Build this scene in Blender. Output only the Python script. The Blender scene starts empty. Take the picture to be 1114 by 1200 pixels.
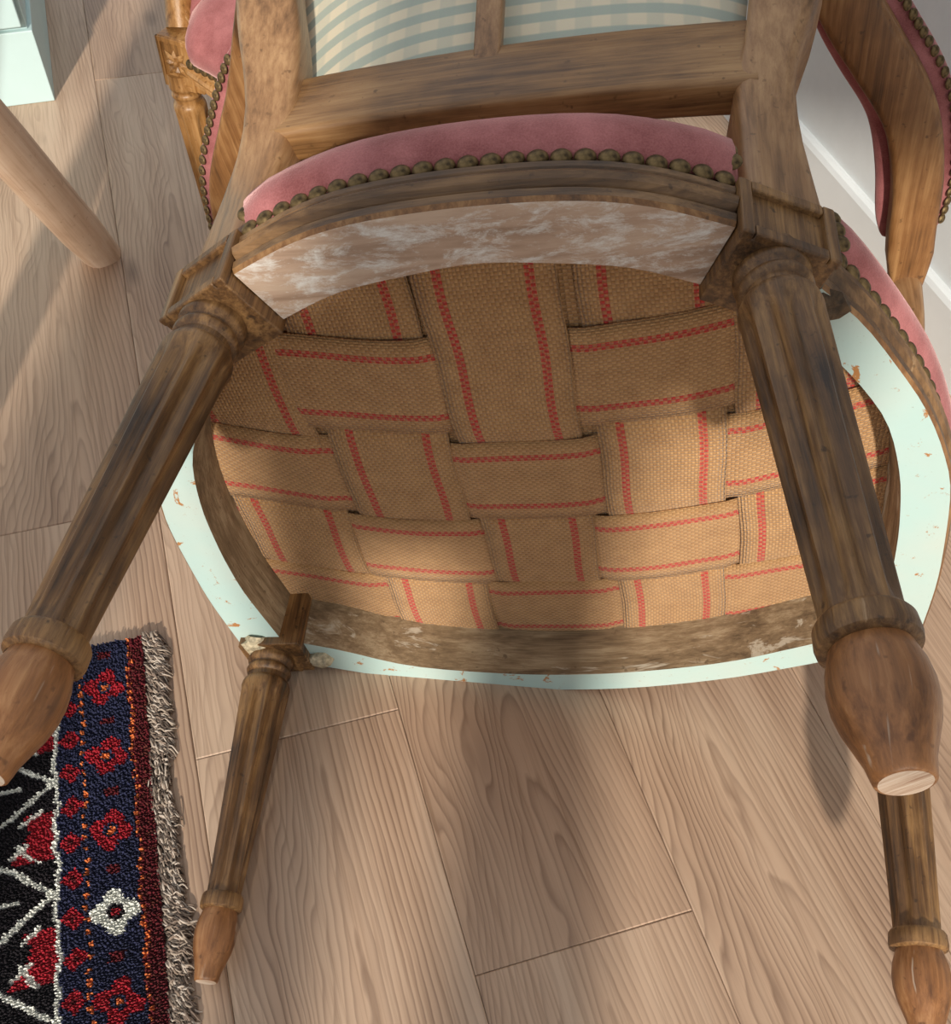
import bpy, bmesh, math, random
from mathutils import Vector, Matrix
random.seed(7)
scn = bpy.context.scene
COL = scn.collection
PI = math.pi

# ------------------------------------------------------------------ camera
cam_d = bpy.data.cameras.new('camera')
cam = bpy.data.objects.new('camera', cam_d); COL.objects.link(cam)
cam_d.sensor_fit = 'HORIZONTAL'; cam_d.sensor_width = 36.0
cam_d.lens = 38.30; cam_d.shift_y = 0.0802; cam_d.clip_start = 0.01
CM = Matrix(((0.999522, -0.030916, 0.0), (0.025034, 0.809374, -0.58676), (0.01814, 0.58648, 0.809761)))
cam.matrix_world = Matrix.Translation((0, 0, 0.85629)) @ CM.to_4x4()
scn.camera = cam

# ------------------------------------------------------------------ light
world = bpy.data.worlds.new('world'); scn.world = world; world.use_nodes = True
bg = world.node_tree.nodes['Background']
bg.inputs[0].default_value = (0.93, 0.96, 1.0, 1); bg.inputs[1].default_value = 0.68
SUN_AZ, SUN_EL = math.radians(2.0), math.radians(26.0)
sd = bpy.data.lights.new('sun_offscreen', 'SUN'); sun = bpy.data.objects.new('sun_offscreen', sd); COL.objects.link(sun)
sd.energy = 4.1; sd.angle = math.radians(2.0); sd.color = (1.0, 0.93, 0.82)
sdir = Vector((math.sin(SUN_AZ) * math.cos(SUN_EL), math.cos(SUN_AZ) * math.cos(SUN_EL), -math.sin(SUN_EL)))
sun.rotation_euler = sdir.to_track_quat('-Z', 'Y').to_euler()
sun.location = (0, -3, 3)
vs = scn.view_settings
vs.view_transform = 'Standard'; vs.look = 'None'; vs.gamma = 1.0; vs.use_curve_mapping = False
vs.exposure = 0.08

# ------------------------------------------------------------------ materials
def srgb(r, g, b):
    f = lambda c: (c / 255 / 12.92) if c / 255 <= 0.04045 else ((c / 255 + 0.055) / 1.055) ** 2.4
    return (f(r), f(g), f(b), 1)

class NT:
    def __init__(s, name):
        s.m = bpy.data.materials.new(name); s.m.use_nodes = True
        s.t = s.m.node_tree; s.b = s.t.nodes['Principled BSDF']
    def n(s, typ, **kw):
        nd = s.t.nodes.new(typ)
        for k, v in kw.items():
            setattr(nd, k, v)
        return nd
    def l(s, a, b): s.t.links.new(a, b)
    def val(s, sock, v):
        if isinstance(v, bpy.types.NodeSocket): s.l(v, sock)
        else: sock.default_value = v
    def math(s, op, a, b=0.0, c=0.0):
        nd = s.n('ShaderNodeMath', operation=op)
        s.val(nd.inputs[0], a); s.val(nd.inputs[1], b); s.val(nd.inputs[2], c)
        return nd.outputs[0]
    def mix(s, fac, a, b, blend='MIX'):
        nd = s.n('ShaderNodeMix', data_type='RGBA', blend_type=blend)
        s.val(nd.inputs['Factor'], fac); s.val(nd.inputs[6], a); s.val(nd.inputs[7], b)
        return nd.outputs[2]
    def ramp(s, fac, stops, interp='LINEAR'):
        nd = s.n('ShaderNodeValToRGB'); cr = nd.color_ramp; cr.interpolation = interp
        while len(cr.elements) < len(stops): cr.elements.new(0.5)
        for e, (p, c) in zip(cr.elements, stops): e.position = p; e.color = c
        s.l(fac, nd.inputs[0]); return nd.outputs[0]
    def mapping(s, vec, scale=(1, 1, 1), loc=(0, 0, 0), rot=(0, 0, 0)):
        nd = s.n('ShaderNodeMapping'); s.l(vec, nd.inputs[0])
        s.val(nd.inputs[1], loc); s.val(nd.inputs[2], rot); s.val(nd.inputs[3], scale)
        return nd.outputs[0]
    def noise(s, vec, scale=5, detail=4, rough=0.55, dist=0.0):
        nd = s.n('ShaderNodeTexNoise'); s.l(vec, nd.inputs['Vector'])
        nd.inputs['Scale'].default_value = scale; nd.inputs['Detail'].default_value = detail
        nd.inputs['Roughness'].default_value = rough; nd.inputs['Distortion'].default_value = dist
        return nd.outputs[0]
    def obj(s): return s.n('ShaderNodeTexCoord').outputs['Object']
    def uv(s): return s.n('ShaderNodeTexCoord').outputs['UV']
    def bump(s, h, strength=0.3, dist=0.002):
        nd = s.n('ShaderNodeBump'); nd.inputs['Strength'].default_value = strength
        nd.inputs['Distance'].default_value = dist; s.l(h, nd.inputs['Height'])
        s.l(nd.outputs[0], s.b.inputs['Normal'])
    def out(s, col=None, rough=0.5, **kw):
        if col is not None: s.val(s.b.inputs['Base Color'], col)
        s.val(s.b.inputs['Roughness'], rough)
        for k, v in kw.items(): s.val(s.b.inputs[k.replace('_', ' ')], v)
        return s.m

AX = {'x': (0.12, 1, 1), 'y': (1, 0.12, 1), 'z': (1, 1, 0.12)}
def wood(name, dark, mid, light, axis='z', scale=60, rough=0.42, wear=None, wear_amt=0.62, bump=0.35):
    m = NT(name); o = m.obj()
    g = m.noise(m.mapping(o, AX[axis]), scale, 6, 0.62, 0.4)
    p = m.noise(o, 14, 3, 0.6)
    ax2 = tuple(0.03 if q < 1 else 1 for q in AX[axis])
    st = m.noise(m.mapping(o, ax2), scale * 5, 5, 0.7, 0.2)
    f = m.math('ADD', m.math('ADD', m.math('MULTIPLY', g, 0.42), m.math('MULTIPLY', p, 0.26)), m.math('MULTIPLY', st, 0.32))
    c = m.ramp(f, [(0.39, dark), (0.5, mid), (0.61, light)])
    if wear:
        wn = m.noise(m.mapping(o, AX[axis]), scale * 0.6, 5, 0.7, 0.8)
        wf = m.ramp(wn, [(wear_amt, (0, 0, 0, 1)), (wear_amt + 0.06, (1, 1, 1, 1))])
        c = m.mix(m.math('MULTIPLY', wf, 0.75), c, wear)
    sp = m.noise(o, 160, 2, 0.5)
    c = m.mix(m.ramp(sp, [(0.66, (0, 0, 0, 1)), (0.74, (0.7, 0.7, 0.7, 1))]), c, dark)
    m.bump(m.math('ADD', g, st), bump, 0.0012)
    return m.out(c, m.math('ADD', m.math('MULTIPLY', p, 0.25), rough - 0.12))

def wood_set(pre, dark, mid, light, wear):
    return {a: wood(pre + '_' + a, dark, mid, light, a, wear=wear) for a in 'xyz'}

W_LEG = wood('worn_leg_wood', srgb(42, 26, 12), srgb(100, 69, 38), srgb(152, 114, 70), 'z', 70, 0.45, srgb(168, 138, 104), 0.64, 0.5)
W_FOOT = wood('worn_foot_wood', srgb(84, 50, 24), srgb(142, 94, 54), srgb(178, 130, 86), 'z', 40, 0.42, srgb(206, 192, 172), 0.535, 0.4)
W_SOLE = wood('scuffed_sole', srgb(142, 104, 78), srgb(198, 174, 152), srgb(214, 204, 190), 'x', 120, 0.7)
W_RAIL = wood('rail_wood', srgb(52, 34, 18), srgb(98, 70, 42), srgb(138, 104, 68), 'x', 55, 0.4, srgb(176, 148, 112), 0.66)
W_RAILY = wood('rail_wood_side', srgb(52, 34, 18), srgb(98, 70, 42), srgb(138, 104, 68), 'y', 55, 0.4, srgb(176, 148, 112), 0.66)
W_BACK = wood('back_post_wood', srgb(96, 66, 38), srgb(144, 106, 70), srgb(172, 134, 94), 'z', 60, 0.36, srgb(186, 156, 118), 0.68, 0.2)
W_BAR = wood('back_bar_wood', srgb(84, 56, 30), srgb(138, 100, 60), srgb(166, 128, 84), 'x', 60, 0.42, None, 0.6, 0.25)
W_ARM = wood('arm_wood', srgb(70, 44, 20), srgb(124, 84, 46), srgb(160, 120, 76), 'y', 50, 0.45, srgb(206, 176, 134), 0.66, 0.25)
W_RAW = wood('raw_inner_wood', srgb(92, 74, 52), srgb(132, 110, 82), srgb(166, 146, 116), 'x', 90, 0.8, srgb(196, 186, 166), 0.6, 0.3)
W_RAWY = wood('raw_inner_wood_side', srgb(92, 74, 52), srgb(132, 110, 82), srgb(166, 146, 116), 'y', 90, 0.8, srgb(196, 186, 166), 0.6, 0.3)
W_GOLD = wood('golden_wood', srgb(108, 72, 34), srgb(164, 118, 66), srgb(198, 154, 102), 'z', 55, 0.35, srgb(232, 206, 160), 0.66, 0.3)
W_STOOL = wood('pale_stool_wood', srgb(184, 150, 122), srgb(216, 186, 158), srgb(230, 206, 182), 'z', 30, 0.55, None, 0.6, 0.2)

def washed_wood():
    m = NT('whitewashed_rail_wood'); o = m.obj()
    g = m.noise(m.mapping(o, AX['x']), 60, 6, 0.65, 0.5)
    c = m.ramp(g, [(0.3, srgb(138, 110, 88)), (0.5, srgb(178, 150, 128)), (0.7, srgb(198, 174, 152))])
    w = m.noise(m.mapping(o, (0.4, 1, 1)), 75, 8, 0.8, 0.3)
    c = m.mix(m.ramp(w, [(0.48, (0, 0, 0, 1)), (0.62, (0.85, 0.85, 0.85, 1))]), c, srgb(222, 220, 214))
    m.bump(g, 0.3, 0.001)
    return m.out(c, 0.7)
WASH = washed_wood()

def mint_paint(name='chipped_mint_white_paint', c0=srgb(176, 202, 197), chip=srgb(168, 116, 66), amt=0.615):
    m = NT(name); o = m.obj()
    g = m.noise(o, 55, 6, 0.7, 0.6); d = m.noise(o, 9, 3, 0.6)
    c = m.mix(m.ramp(d, [(0.4, (0, 0, 0, 1)), (0.7, (0.5, 0.5, 0.5, 1))]), c0, srgb(196, 198, 188))
    f = m.ramp(g, [(amt, (0, 0, 0, 1)), (amt + 0.03, (1, 1, 1, 1))])
    c = m.mix(f, c, chip)
    s = m.noise(o, 400, 2, 0.5)
    c = m.mix(m.ramp(s, [(0.7, (0, 0, 0, 1)), (0.78, (0.6, 0.6, 0.6, 1))]), c, srgb(130, 112, 92))
    m.bump(g, 0.25, 0.001)
    return m.out(c, 0.5)
MINT = mint_paint()

def velvet(name, dark, light):
    m = NT(name); o = m.obj()
    a = m.noise(o, 22, 4, 0.6); f = m.noise(o, 900, 2, 0.6)
    c = m.ramp(m.math('ADD', m.math('MULTIPLY', a, 0.7), m.math('MULTIPLY', f, 0.3)), [(0.36, dark), (0.62, light)])
    m.bump(m.math('ADD', f, m.math('MULTIPLY', a, 2.0)), 0.35, 0.0012)
    return m.out(c, 0.85, Sheen_Weight=0.6, Sheen_Roughness=0.4, Sheen_Tint=srgb(230, 190, 186))
VELVET = velvet('dusty_rose_velvet', srgb(134, 72, 71), srgb(178, 111, 110))

def brass():
    m = NT('aged_brass'); o = m.obj(); a = m.noise(o, 160, 3, 0.6)
    c = m.ramp(a, [(0.35, srgb(62, 48, 28)), (0.65, srgb(128, 106, 70))])
    m.bump(a, 0.4, 0.001)
    return m.out(c, 0.55, Metallic=0.65)
BRASS = brass()

def jute(name='jute_webbing', red=True):
    """UV.x runs along the strap, UV.y across it, both in metres (y = 0 on the centre line)"""
    m = NT(name); uv = m.uv()
    wob = m.n('ShaderNodeTexNoise'); wob.inputs['Scale'].default_value = 90; m.l(m.mapping(uv, (1, 1, 1)), wob.inputs['Vector'])
    dv = m.n('ShaderNodeVectorMath', operation='MULTIPLY_ADD'); m.l(wob.outputs[1], dv.inputs[0]); dv.inputs[1].default_value = (.0016, .0012, 0); m.l(uv, dv.inputs[2])
    s0 = m.n('ShaderNodeSeparateXYZ'); m.l(dv.outputs[0], s0.inputs[0])
    X = m.math('DIVIDE', s0.outputs[0], 0.0030); Y = m.math('DIVIDE', s0.outputs[1], 0.0026)
    par = m.math('ABSOLUTE', m.math('MODULO', m.math('ADD', m.math('FLOOR', X), m.math('FLOOR', Y)), 2.0))
    sx = m.math('ABSOLUTE', m.math('SINE', m.math('MULTIPLY', X, PI))); sy = m.math('ABSOLUTE', m.math('SINE', m.math('MULTIPLY', Y, PI)))
    hx = m.math('MULTIPLY', m.math('POWER', sy, 0.6), m.math('ADD', 0.45, m.math('MULTIPLY', sx, 0.55)))
    hy = m.math('MULTIPLY', m.math('POWER', sx, 0.6), m.math('ADD', 0.30, m.math('MULTIPLY', sy, 0.45)))
    H = m.math('ADD', m.math('MULTIPLY', hx, par), m.math('MULTIPLY', hy, m.math('SUBTRACT', 1.0, par)))
    c = m.mix(par, srgb(164, 118, 70), srgb(198, 151, 98))
    n1 = m.noise(m.mapping(uv, (1, 1, 1)), 60, 4, 0.6)
    c = m.mix(0.30, c, m.ramp(n1, [(0.3, srgb(160, 116, 70)), (0.7, srgb(216, 170, 116))]), 'MIX')
    if red:
        sp = m.n('ShaderNodeSeparateXYZ'); m.l(uv, sp.inputs[0])
        ay = m.math('ABSOLUTE', sp.outputs[1])
        d = m.math('ABSOLUTE', m.math('SUBTRACT', ay, 0.0295))
        band = m.math('LESS_THAN', d, 0.0031)
        ck = m.n('ShaderNodeTexChecker'); ck.inputs['Scale'].default_value = 1.0
        m.l(m.mapping(uv, (1 / 0.0028, 1 / 0.0031, 1), (0, 0.5, 0.01)), ck.inputs['Vector'])
        chk = m.math('ADD', m.math('MULTIPLY', ck.outputs['Fac'], 0.55), 0.40)
        c = m.mix(m.math('MULTIPLY', band, chk), c, srgb(190, 44, 36))
    hh = m.math('ADD', H, m.math('MULTIPLY', n1, 0.3))
    nd = m.n('ShaderNodeBump')
    nd.inputs['Strength'].default_value = 1.0; nd.inputs['Distance'].default_value = 0.0016
    m.l(hh, nd.inputs['Height']); m.l(nd.outputs[0], m.b.inputs['Normal'])
    return m.out(c, 0.9, Sheen_Weight=0.15)
JUTE = jute()
HESSIAN = jute('hessian_cloth', False)

def check_cloth():
    """UV in metres: v up the back, u across"""
    m = NT('blue_gingham_cloth'); uv = m.uv()
    sp = m.n('ShaderNodeSeparateXYZ'); m.l(uv, sp.inputs[0])
    def stripes(s, per):
        f = m.math('FRACT', m.math('DIVIDE', s, per))
        return m.ramp(f, [(0.0, (0, 0, 0, 1)), (0.06, (1, 1, 1, 1)), (0.46, (1, 1, 1, 1)), (0.54, (0, 0, 0, 1))])
    h = stripes(sp.outputs[1], 0.0185); v = stripes(sp.outputs[0], 0.024)
    base = srgb(222, 210, 184); blue = srgb(164, 176, 166)
    c = m.mix(m.math('MULTIPLY', v, 0.30), base, blue)
    c = m.mix(m.math('MULTIPLY', h, 0.85), c, blue)
    wv = m.n('ShaderNodeTexNoise'); m.l(m.mapping(uv, (1, 1, 1)), wv.inputs['Vector']); wv.inputs['Scale'].default_value = 1500
    c = m.mix(0.12, c, wv.outputs[1], 'OVERLAY')
    m.bump(wv.outputs[0], 0.2, 0.0005)
    return m.out(c, 0.9)
GINGHAM = check_cloth()

def plank_mat():
    m = NT('oak_laminate'); o = m.obj()
    oi = m.n('ShaderNodeObjectInfo'); sc = m.n('ShaderNodeSeparateColor'); m.l(oi.outputs['Color'], sc.inputs[0])
    seed, cath, cen = sc.outputs[0], sc.outputs[1], sc.outputs[2]
    comb = m.n('ShaderNodeCombineXYZ'); m.l(m.math('MULTIPLY', seed, 31.0), comb.inputs[0]); m.l(m.math('MULTIPLY', seed, 17.0), comb.inputs[2])
    vadd = m.n('ShaderNodeVectorMath', operation='ADD'); m.l(o, vadd.inputs[0]); m.l(comb.outputs[0], vadd.inputs[1])
    p = vadd.outputs[0]
    sp = m.n('ShaderNodeSeparateXYZ'); m.l(o, sp.inputs[0]); x, y = sp.outputs[0], sp.outputs[1]
    nl = m.noise(m.mapping(p, (2.2, 9, 1)), 1.0, 3, 0.5)
    nm = m.noise(m.mapping(p, (7, 26, 1)), 1.0, 3, 0.55)
    yc = m.math('SUBTRACT', y, m.math('MULTIPLY', m.math('SUBTRACT', cen, 0.5), 0.12))
    yc = m.math('ADD', yc, m.math('MULTIPLY', m.math('SUBTRACT', nl, 0.5), 0.06))
    hyp = m.math('SQRT', m.math('ADD', m.math('MULTIPLY', yc, yc), 0.00012))
    F = m.math('ADD', m.math('MULTIPLY', x, m.math('MULTIPLY', m.math('SUBTRACT', cath, 0.5), 5.0)), m.math('MULTIPLY', hyp, 21.0))
    F = m.math('ADD', F, m.math('MULTIPLY', nm, 0.22))
    F = m.math('ADD', F, m.math('MULTIPLY', nl, 1.2))
    r = m.math('FRACT', m.math('MULTIPLY', F, 8.0))
    ring = m.ramp(r, [(0.0, (0, 0, 0, 1)), (0.55, (0.28, 0.28, 0.28, 1)), (0.86, (1, 1, 1, 1)), (1.0, (0, 0, 0, 1))])
    fine = m.noise(m.mapping(p, (5, 330, 1)), 1.0, 4, 0.6)
    tone = m.noise(m.mapping(p, (1.2, 12, 1)), 1.0, 4, 0.6)
    amt = m.ramp(tone, [(0.35, (0.12, 0.12, 0.12, 1)), (0.68, (0.75, 0.75, 0.75, 1))])
    base = m.ramp(m.math('ADD', m.math('MULTIPLY', tone, 0.75), m.math('MULTIPLY', seed, 0.25)), [(0.28, srgb(204, 178, 154)), (0.5, srgb(186, 156, 131)), (0.72, srgb(158, 128, 105))])
    c = m.mix(m.math('MULTIPLY', m.math('MULTIPLY', ring, amt), 1.0), base, srgb(104, 77, 60))
    c = m.mix(m.ramp(fine, [(0.5, (0, 0, 0, 1)), (0.72, (0.5, 0.5, 0.5, 1))]), c, srgb(128, 98, 74))
    # small knots
    vo = m.n('ShaderNodeTexVoronoi'); m.l(m.mapping(p, (2.6, 6.5, 1)), vo.inputs['Vector']); vo.inputs['Scale'].default_value = 1.0; vo.inputs['Randomness'].default_value = 1.0
    kf = m.ramp(m.math('ADD', vo.outputs['Distance'], m.math('MULTIPLY', m.math('SUBTRACT', nm, 0.5), 0.12)), [(0.0, (1, 1, 1, 1)), (0.05, (0.55, 0.55, 0.55, 1)), (0.11, (0, 0, 0, 1))])
    c = m.mix(m.math('MULTIPLY', kf, 0.75), c, srgb(74, 54, 40))
    m.bump(m.math('ADD', fine, ring), 0.12, 0.0006)
    return m.out(c, m.math('ADD', 0.42, m.math('MULTIPLY', fine, 0.12)))
PLANK = plank_mat()

def plain(name, col, rough=0.6, nscale=8, var=0.08, bump=0.05, **kw):
    m = NT(name); o = m.obj(); a = m.noise(o, nscale, 5, 0.6)
    dk = tuple(x * (1 - var * 2) for x in col[:3]) + (1,)
    c = m.ramp(a, [(0.35, dk), (0.65, col)])
    m.bump(a, bump, 0.002)
    return m.out(c, rough, **kw)
WALL = plain('white_wall_paint', srgb(222, 226, 226), 0.75, 30, 0.02, 0.06)
SKIRT = plain('white_skirting_paint', srgb(228, 232, 232), 0.45, 12, 0.02, 0.03)
CABW = plain('white_cabinet_paint', srgb(190, 214, 214), 0.5, 10, 0.02, 0.03)
SUBFL = plain('dark_underlay', srgb(46, 34, 26), 0.9)
GLUE = plain('brown_glue_residue', srgb(96, 74, 50), 0.7, 180, 0.35, 0.9)
PUTTY = plain('cream_filler', srgb(206, 190, 158), 0.7, 220, 0.3, 0.8)

def attr_mat(name, rough=0.95, sheen=0.3):
    m = NT(name); a = m.n('ShaderNodeAttribute'); a.attribute_name = 'Col'
    return m.out(a.outputs[0], rough, Sheen_Weight=sheen)
PILE = attr_mat('wool_pile', 0.95, 0.03); YARN = attr_mat('undyed_wool_yarn', 0.9, 0.05)

# ------------------------------------------------------------------ mesh helpers
class MB:
    def __init__(s): s.v = []; s.f = []; s.mi = []; s.uv = None; s.col = None
    def add(s, vs, fs, mi=0):
        k = len(s.v); s.v += [tuple(p) for p in vs]
        for f in fs: s.f.append(tuple(i + k for i in f)); s.mi.append(mi)
    def box(s, x0, x1, y0, y1, z0, z1, mi=0, M=None):
        vs = [Vector((x, y, z)) for z in (z0, z1) for y in (y0, y1) for x in (x0, x1)]
        if M: vs = [M @ p for p in vs]
        s.add(vs, [(0, 2, 3, 1), (4, 5, 7, 6), (0, 1, 5, 4), (2, 6, 7, 3), (0, 4, 6, 2), (1, 3, 7, 5)], mi)
    def rings(s, rings, closed=True, caps=True, mi=0, loop=False):
        """rings: list of lists of points, all the same length"""
        n = len(rings[0]); k = len(s.v)
        for r in rings: s.v += [tuple(p) for p in r]
        R = len(rings)
        for i in range(R if loop else R - 1):
            a = k + i * n; b = k + ((i + 1) % R) * n
            for j in range(n if closed else n - 1):
                j2 = (j + 1) % n
                s.f.append((a + j, a + j2, b + j2, b + j))
                s.mi.append(mi[j] if isinstance(mi, (list, tuple)) else mi)
        if caps and not loop:
            s.f.append(tuple(k + j for j in range(n))[::-1]); s.mi.append(mi[0] if isinstance(mi, (list, tuple)) else mi)
            s.f.append(tuple(k + (R - 1) * n + j for j in range(n))); s.mi.append(mi[0] if isinstance(mi, (list, tuple)) else mi)
    def build(s, name, mats, parent=None, smooth=False, bevel=0.0, auto=None, subsurf=0):
        me = bpy.data.meshes.new(name); me.from_pydata(s.v, [], s.f)
        for mt in (mats if isinstance(mats, (list, tuple)) else [mats]): me.materials.append(mt)
        for p, i in zip(me.polygons, s.mi): p.material_index = i
        bm = bmesh.new(); bm.from_mesh(me); bmesh.ops.recalc_face_normals(bm, faces=bm.faces); bm.to_mesh(me); bm.free()
        if s.uv:
            ul = me.uv_layers.new(name='UVMap')
            for lp in me.loops: ul.data[lp.index].uv = s.uv[lp.vertex_index]
        if s.col:
            ca = me.color_attributes.new('Col', 'FLOAT_COLOR', 'POINT')
            for i, c in enumerate(s.col): ca.data[i].color = c
        if smooth:
            for p in me.polygons: p.use_smooth = True
            if auto is not None: me.set_sharp_from_angle(angle=math.radians(auto))
        ob = bpy.data.objects.new(name, me); COL.objects.link(ob)
        if parent: ob.parent = parent
        if bevel:
            md = ob.modifiers.new('bevel', 'BEVEL'); md.width = bevel; md.segments = 2; md.limit_method = 'ANGLE'; md.angle_limit = math.radians(40)
        if subsurf:
            md = ob.modifiers.new('sub', 'SUBSURF'); md.levels = subsurf; md.render_levels = subsurf
        return ob

def tag(o, label=None, cat=None, group=None, kind=None):
    if label: o['label'] = label
    if cat: o['category'] = cat
    if group: o['group'] = group
    if kind: o['kind'] = kind
    return o
def empty(name, M):
    e = bpy.data.objects.new(name, None); COL.objects.link(e); e.matrix_world = M; e.empty_display_size = 0.05
    return e
def share(ob, parent, M, name=None):
    c = ob.copy(); COL.objects.link(c); c.parent = parent; c.matrix_local = M
    return c
def catmull(pts, n, closed=False):
    """n samples at equal arc length along a Catmull-Rom curve through pts (any dimension)"""
    P = [Vector(p) for p in pts]; L = len(P); dense = []
    segs = L if closed else L - 1
    for i in range(segs):
        if closed: a, b, c, d = P[i - 1], P[i], P[(i + 1) % L], P[(i + 2) % L]
        else: a, b, c, d = P[max(i - 1, 0)], P[i], P[i + 1], P[min(i + 2, L - 1)]
        for k in range(16):
            t = k / 16
            dense.append(0.5 * ((2 * b) + (c - a) * t + (2 * a - 5 * b + 4 * c - d) * t * t + (3 * b - a - 3 * c + d) * t ** 3))
    dense.append(P[0].copy() if closed else P[-1].copy())
    acc = [0]
    for i in range(1, len(dense)): acc.append(acc[-1] + (dense[i] - dense[i - 1]).length)
    out = []; j = 0; m = n if closed else n - 1
    for k in range(n):
        s = acc[-1] * k / m
        while j < len(acc) - 2 and acc[j + 1] < s: j += 1
        t = (s - acc[j]) / max(acc[j + 1] - acc[j], 1e-9); out.append(dense[j].lerp(dense[j + 1], t))
    return out
def axis_matrix(a, b, roll=0.0):
    """frame at a whose +Z points to b"""
    z = (Vector(b) - Vector(a)).normalized(); x = Vector((1, 0, 0)); x = (x - z * x.dot(z)).normalized(); y = z.cross(x)
    M = Matrix((x, y, z)).transposed().to_4x4(); M.translation = Vector(a)
    return M @ Matrix.Rotation(roll, 4, 'Z')
def dome(r, h, n=12, m=4):
    b = MB(); rings = []
    for i in range(m):
        a = (i / m) * PI / 2
        rings.append([(r * math.cos(a) * math.cos(2 * PI * j / n), r * math.cos(a) * math.sin(2 * PI * j / n), h * math.sin(a)) for j in range(n)])
    b.rings(rings, caps=False); k = len(b.v); b.v.append((0, 0, h)); q = k - n
    for j in range(n): b.f.append((q + j, q + (j + 1) % n, k)); b.mi.append(0)
    return b

# ------------------------------------------------------------------ setting: floor planks, wall, added shade-casting window wall behind the viewer
D1 = Vector((-0.3082, 0.9513, 0)); D2 = Vector((0.9513, 0.3082, 0))
FM = Matrix((D1, -D2, Vector((0, 0, 1)))).transposed().to_4x4()     # local x along the planks, local y to the left
PW, PL, OFF = 0.1936, 1.26, -0.114
floor_e = empty('floor', Matrix.Identity(4)); tag(floor_e, 'oak laminate plank floor with dark joints', None, None, 'structure')
sb = MB(); sb.box(-1.6, 4.0, -2.4, 3.0, -0.03, -0.0105); sub = sb.build('underlay', SUBFL, floor_e); sub.matrix_local = FM
WALL_B = 0.836
joint = {-1: 0.796, 0: 0.473, 1: 0.215, 2: 0.93, 3: 1.16, 4: 0.62}
pstyle = {(0, 0): (0.30, 0.42, 0.62), (1, 0): (0.62, 0.86, 0.44), (2, 0): (0.15, 0.20, 0.50), (1, -1): (0.4, 0.7, 0.5),
          (0, -1): (0.2, 0.6, 0.4), (-1, 0): (0.45, 0.78, 0.40), (-1, -1): (0.35, 0.55, 0.5), (2, -1): (0.25, 0.82, 0.6)}
pm_cache = {}
def plank_mesh(L, W):
    key = (round(L, 4), round(W, 4))
    if key not in pm_cache:
        g, d = 0.00025, 0.0011; b = MB(); hx, hy = L / 2 - g, W / 2 - g
        b.rings([[(-hx, -hy, -0.01), (hx, -hy, -0.01), (hx, hy, -0.01), (-hx, hy, -0.01)],
                 [(-hx, -hy, -0.0008), (hx, -hy, -0.0008), (hx, hy, -0.0008), (-hx, hy, -0.0008)],
                 [(-hx + d, -hy + d, 0), (hx - d, -hy + d, 0), (hx - d, hy - d, 0), (-hx + d, hy - d, 0)]])
        ob = b.build('plank', PLANK, floor_e); pm_cache[key] = ob.data; return ob
    ob = bpy.data.objects.new('plank', pm_cache[key]); COL.objects.link(ob); ob.parent = floor_e; return ob
for row in range(-11, 5):          # row k lies between line k and line k+1
    b0 = OFF + row * PW
    if b0 > WALL_B: continue
    b1 = min(b0 + PW, WALL_B + 0.006)
    j0 = joint.get(row, random.random() * PL)
    for k in range(-2, 4):
        a0 = j0 + k * PL
        if a0 < -2.4 or a0 > 3.2: continue
        ob = plank_mesh(PL, b1 - b0)
        M = FM.copy(); M.translation = D1 * (a0 + PL / 2) + D2 * ((b0 + b1) / 2)
        ob.matrix_local = M
        st = pstyle.get((row, k), (random.random(), random.random(), random.uniform(0.2, 0.8)))
        ob.color = (*st, 1)

wb = MB(); wb.box(-1.6, 4.0, -(WALL_B + 0.13), -(WALL_B + 0.013), -0.02, 2.5)
wr = wb.build('wall_right', WALL, None); wr.matrix_world = FM; tag(wr, 'plain white painted wall beyond the chairs', None, None, 'structure')
bb = MB()
prof = [(0, 0.0), (0, 0.082), (0.003, 0.088), (0.008, 0.09), (0.016, 0.09), (0.016, 0.0)]
bb.rings([[(x, -(WALL_B + o), z) for o, z in prof] for x in (-1.6, 4.0)])
bo = bb.build('baseboard_right', SKIRT, None); bo.matrix_world = FM; tag(bo, 'white skirting board along the wall', None, None, 'structure')

# unseen window wall added behind the viewer, uprights spaced to shade floor and webbing
WY = -1.3
def at_window(x, y=0.35): return x - (y - WY) * math.tan(SUN_AZ)
ww = MB()
for x0, x1 in ((-2.6, -1.5), (-0.57, -0.385), (1.25, 2.2)):  # middle pier placed for the shade on the left floor
    ww.box(at_window(x0), at_window(x1), WY - 0.12, WY, 0, 2.6)
ww.box(at_window(-1.5), at_window(-0.57), WY - 0.12, WY, 2.15, 2.6)
ww.box(at_window(-0.385), at_window(1.25), WY - 0.12, WY, 2.15, 2.6)
wo = ww.build('shade_wall_back', WALL); tag(wo, 'unseen white window wall added behind the viewer to cast shade', None, None, 'structure')
wn = empty('added_window_1', Matrix.Translation((0, WY, 0))); tag(wn, 'unseen white frames added behind the viewer to cast shadow stripes', None, None, 'structure')
for x0, x1, zt in ((-0.20, -0.115, 1.30), (-0.02, 0.12, 2.15)):  # added uprights, set out for the dark stripes they cast
    b = MB(); b.box(at_window(x0), at_window(x1), -0.085, -0.035, 0, zt); b.build('added_window_frame', SKIRT, wn, bevel=0.004)
b = MB(); b.box(at_window(-.385), at_window(-.02), -0.085, -0.035, 1.30, 1.36); b.build('added_window_frame', SKIRT, wn, bevel=0.004)  # added transom, so sun passes above the short upright
for z0, z1 in ((0, 0.09), (2.07, 2.15)):
    for x0, x1 in ((-1.5, -0.57), (-0.385, -0.20), (-0.115, -0.02), (0.12, 1.25)):
        b = MB(); b.box(at_window(x0), at_window(x1), -0.085, -0.035, z0, z1); b.build('added_window_frame', SKIRT, wn)

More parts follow.
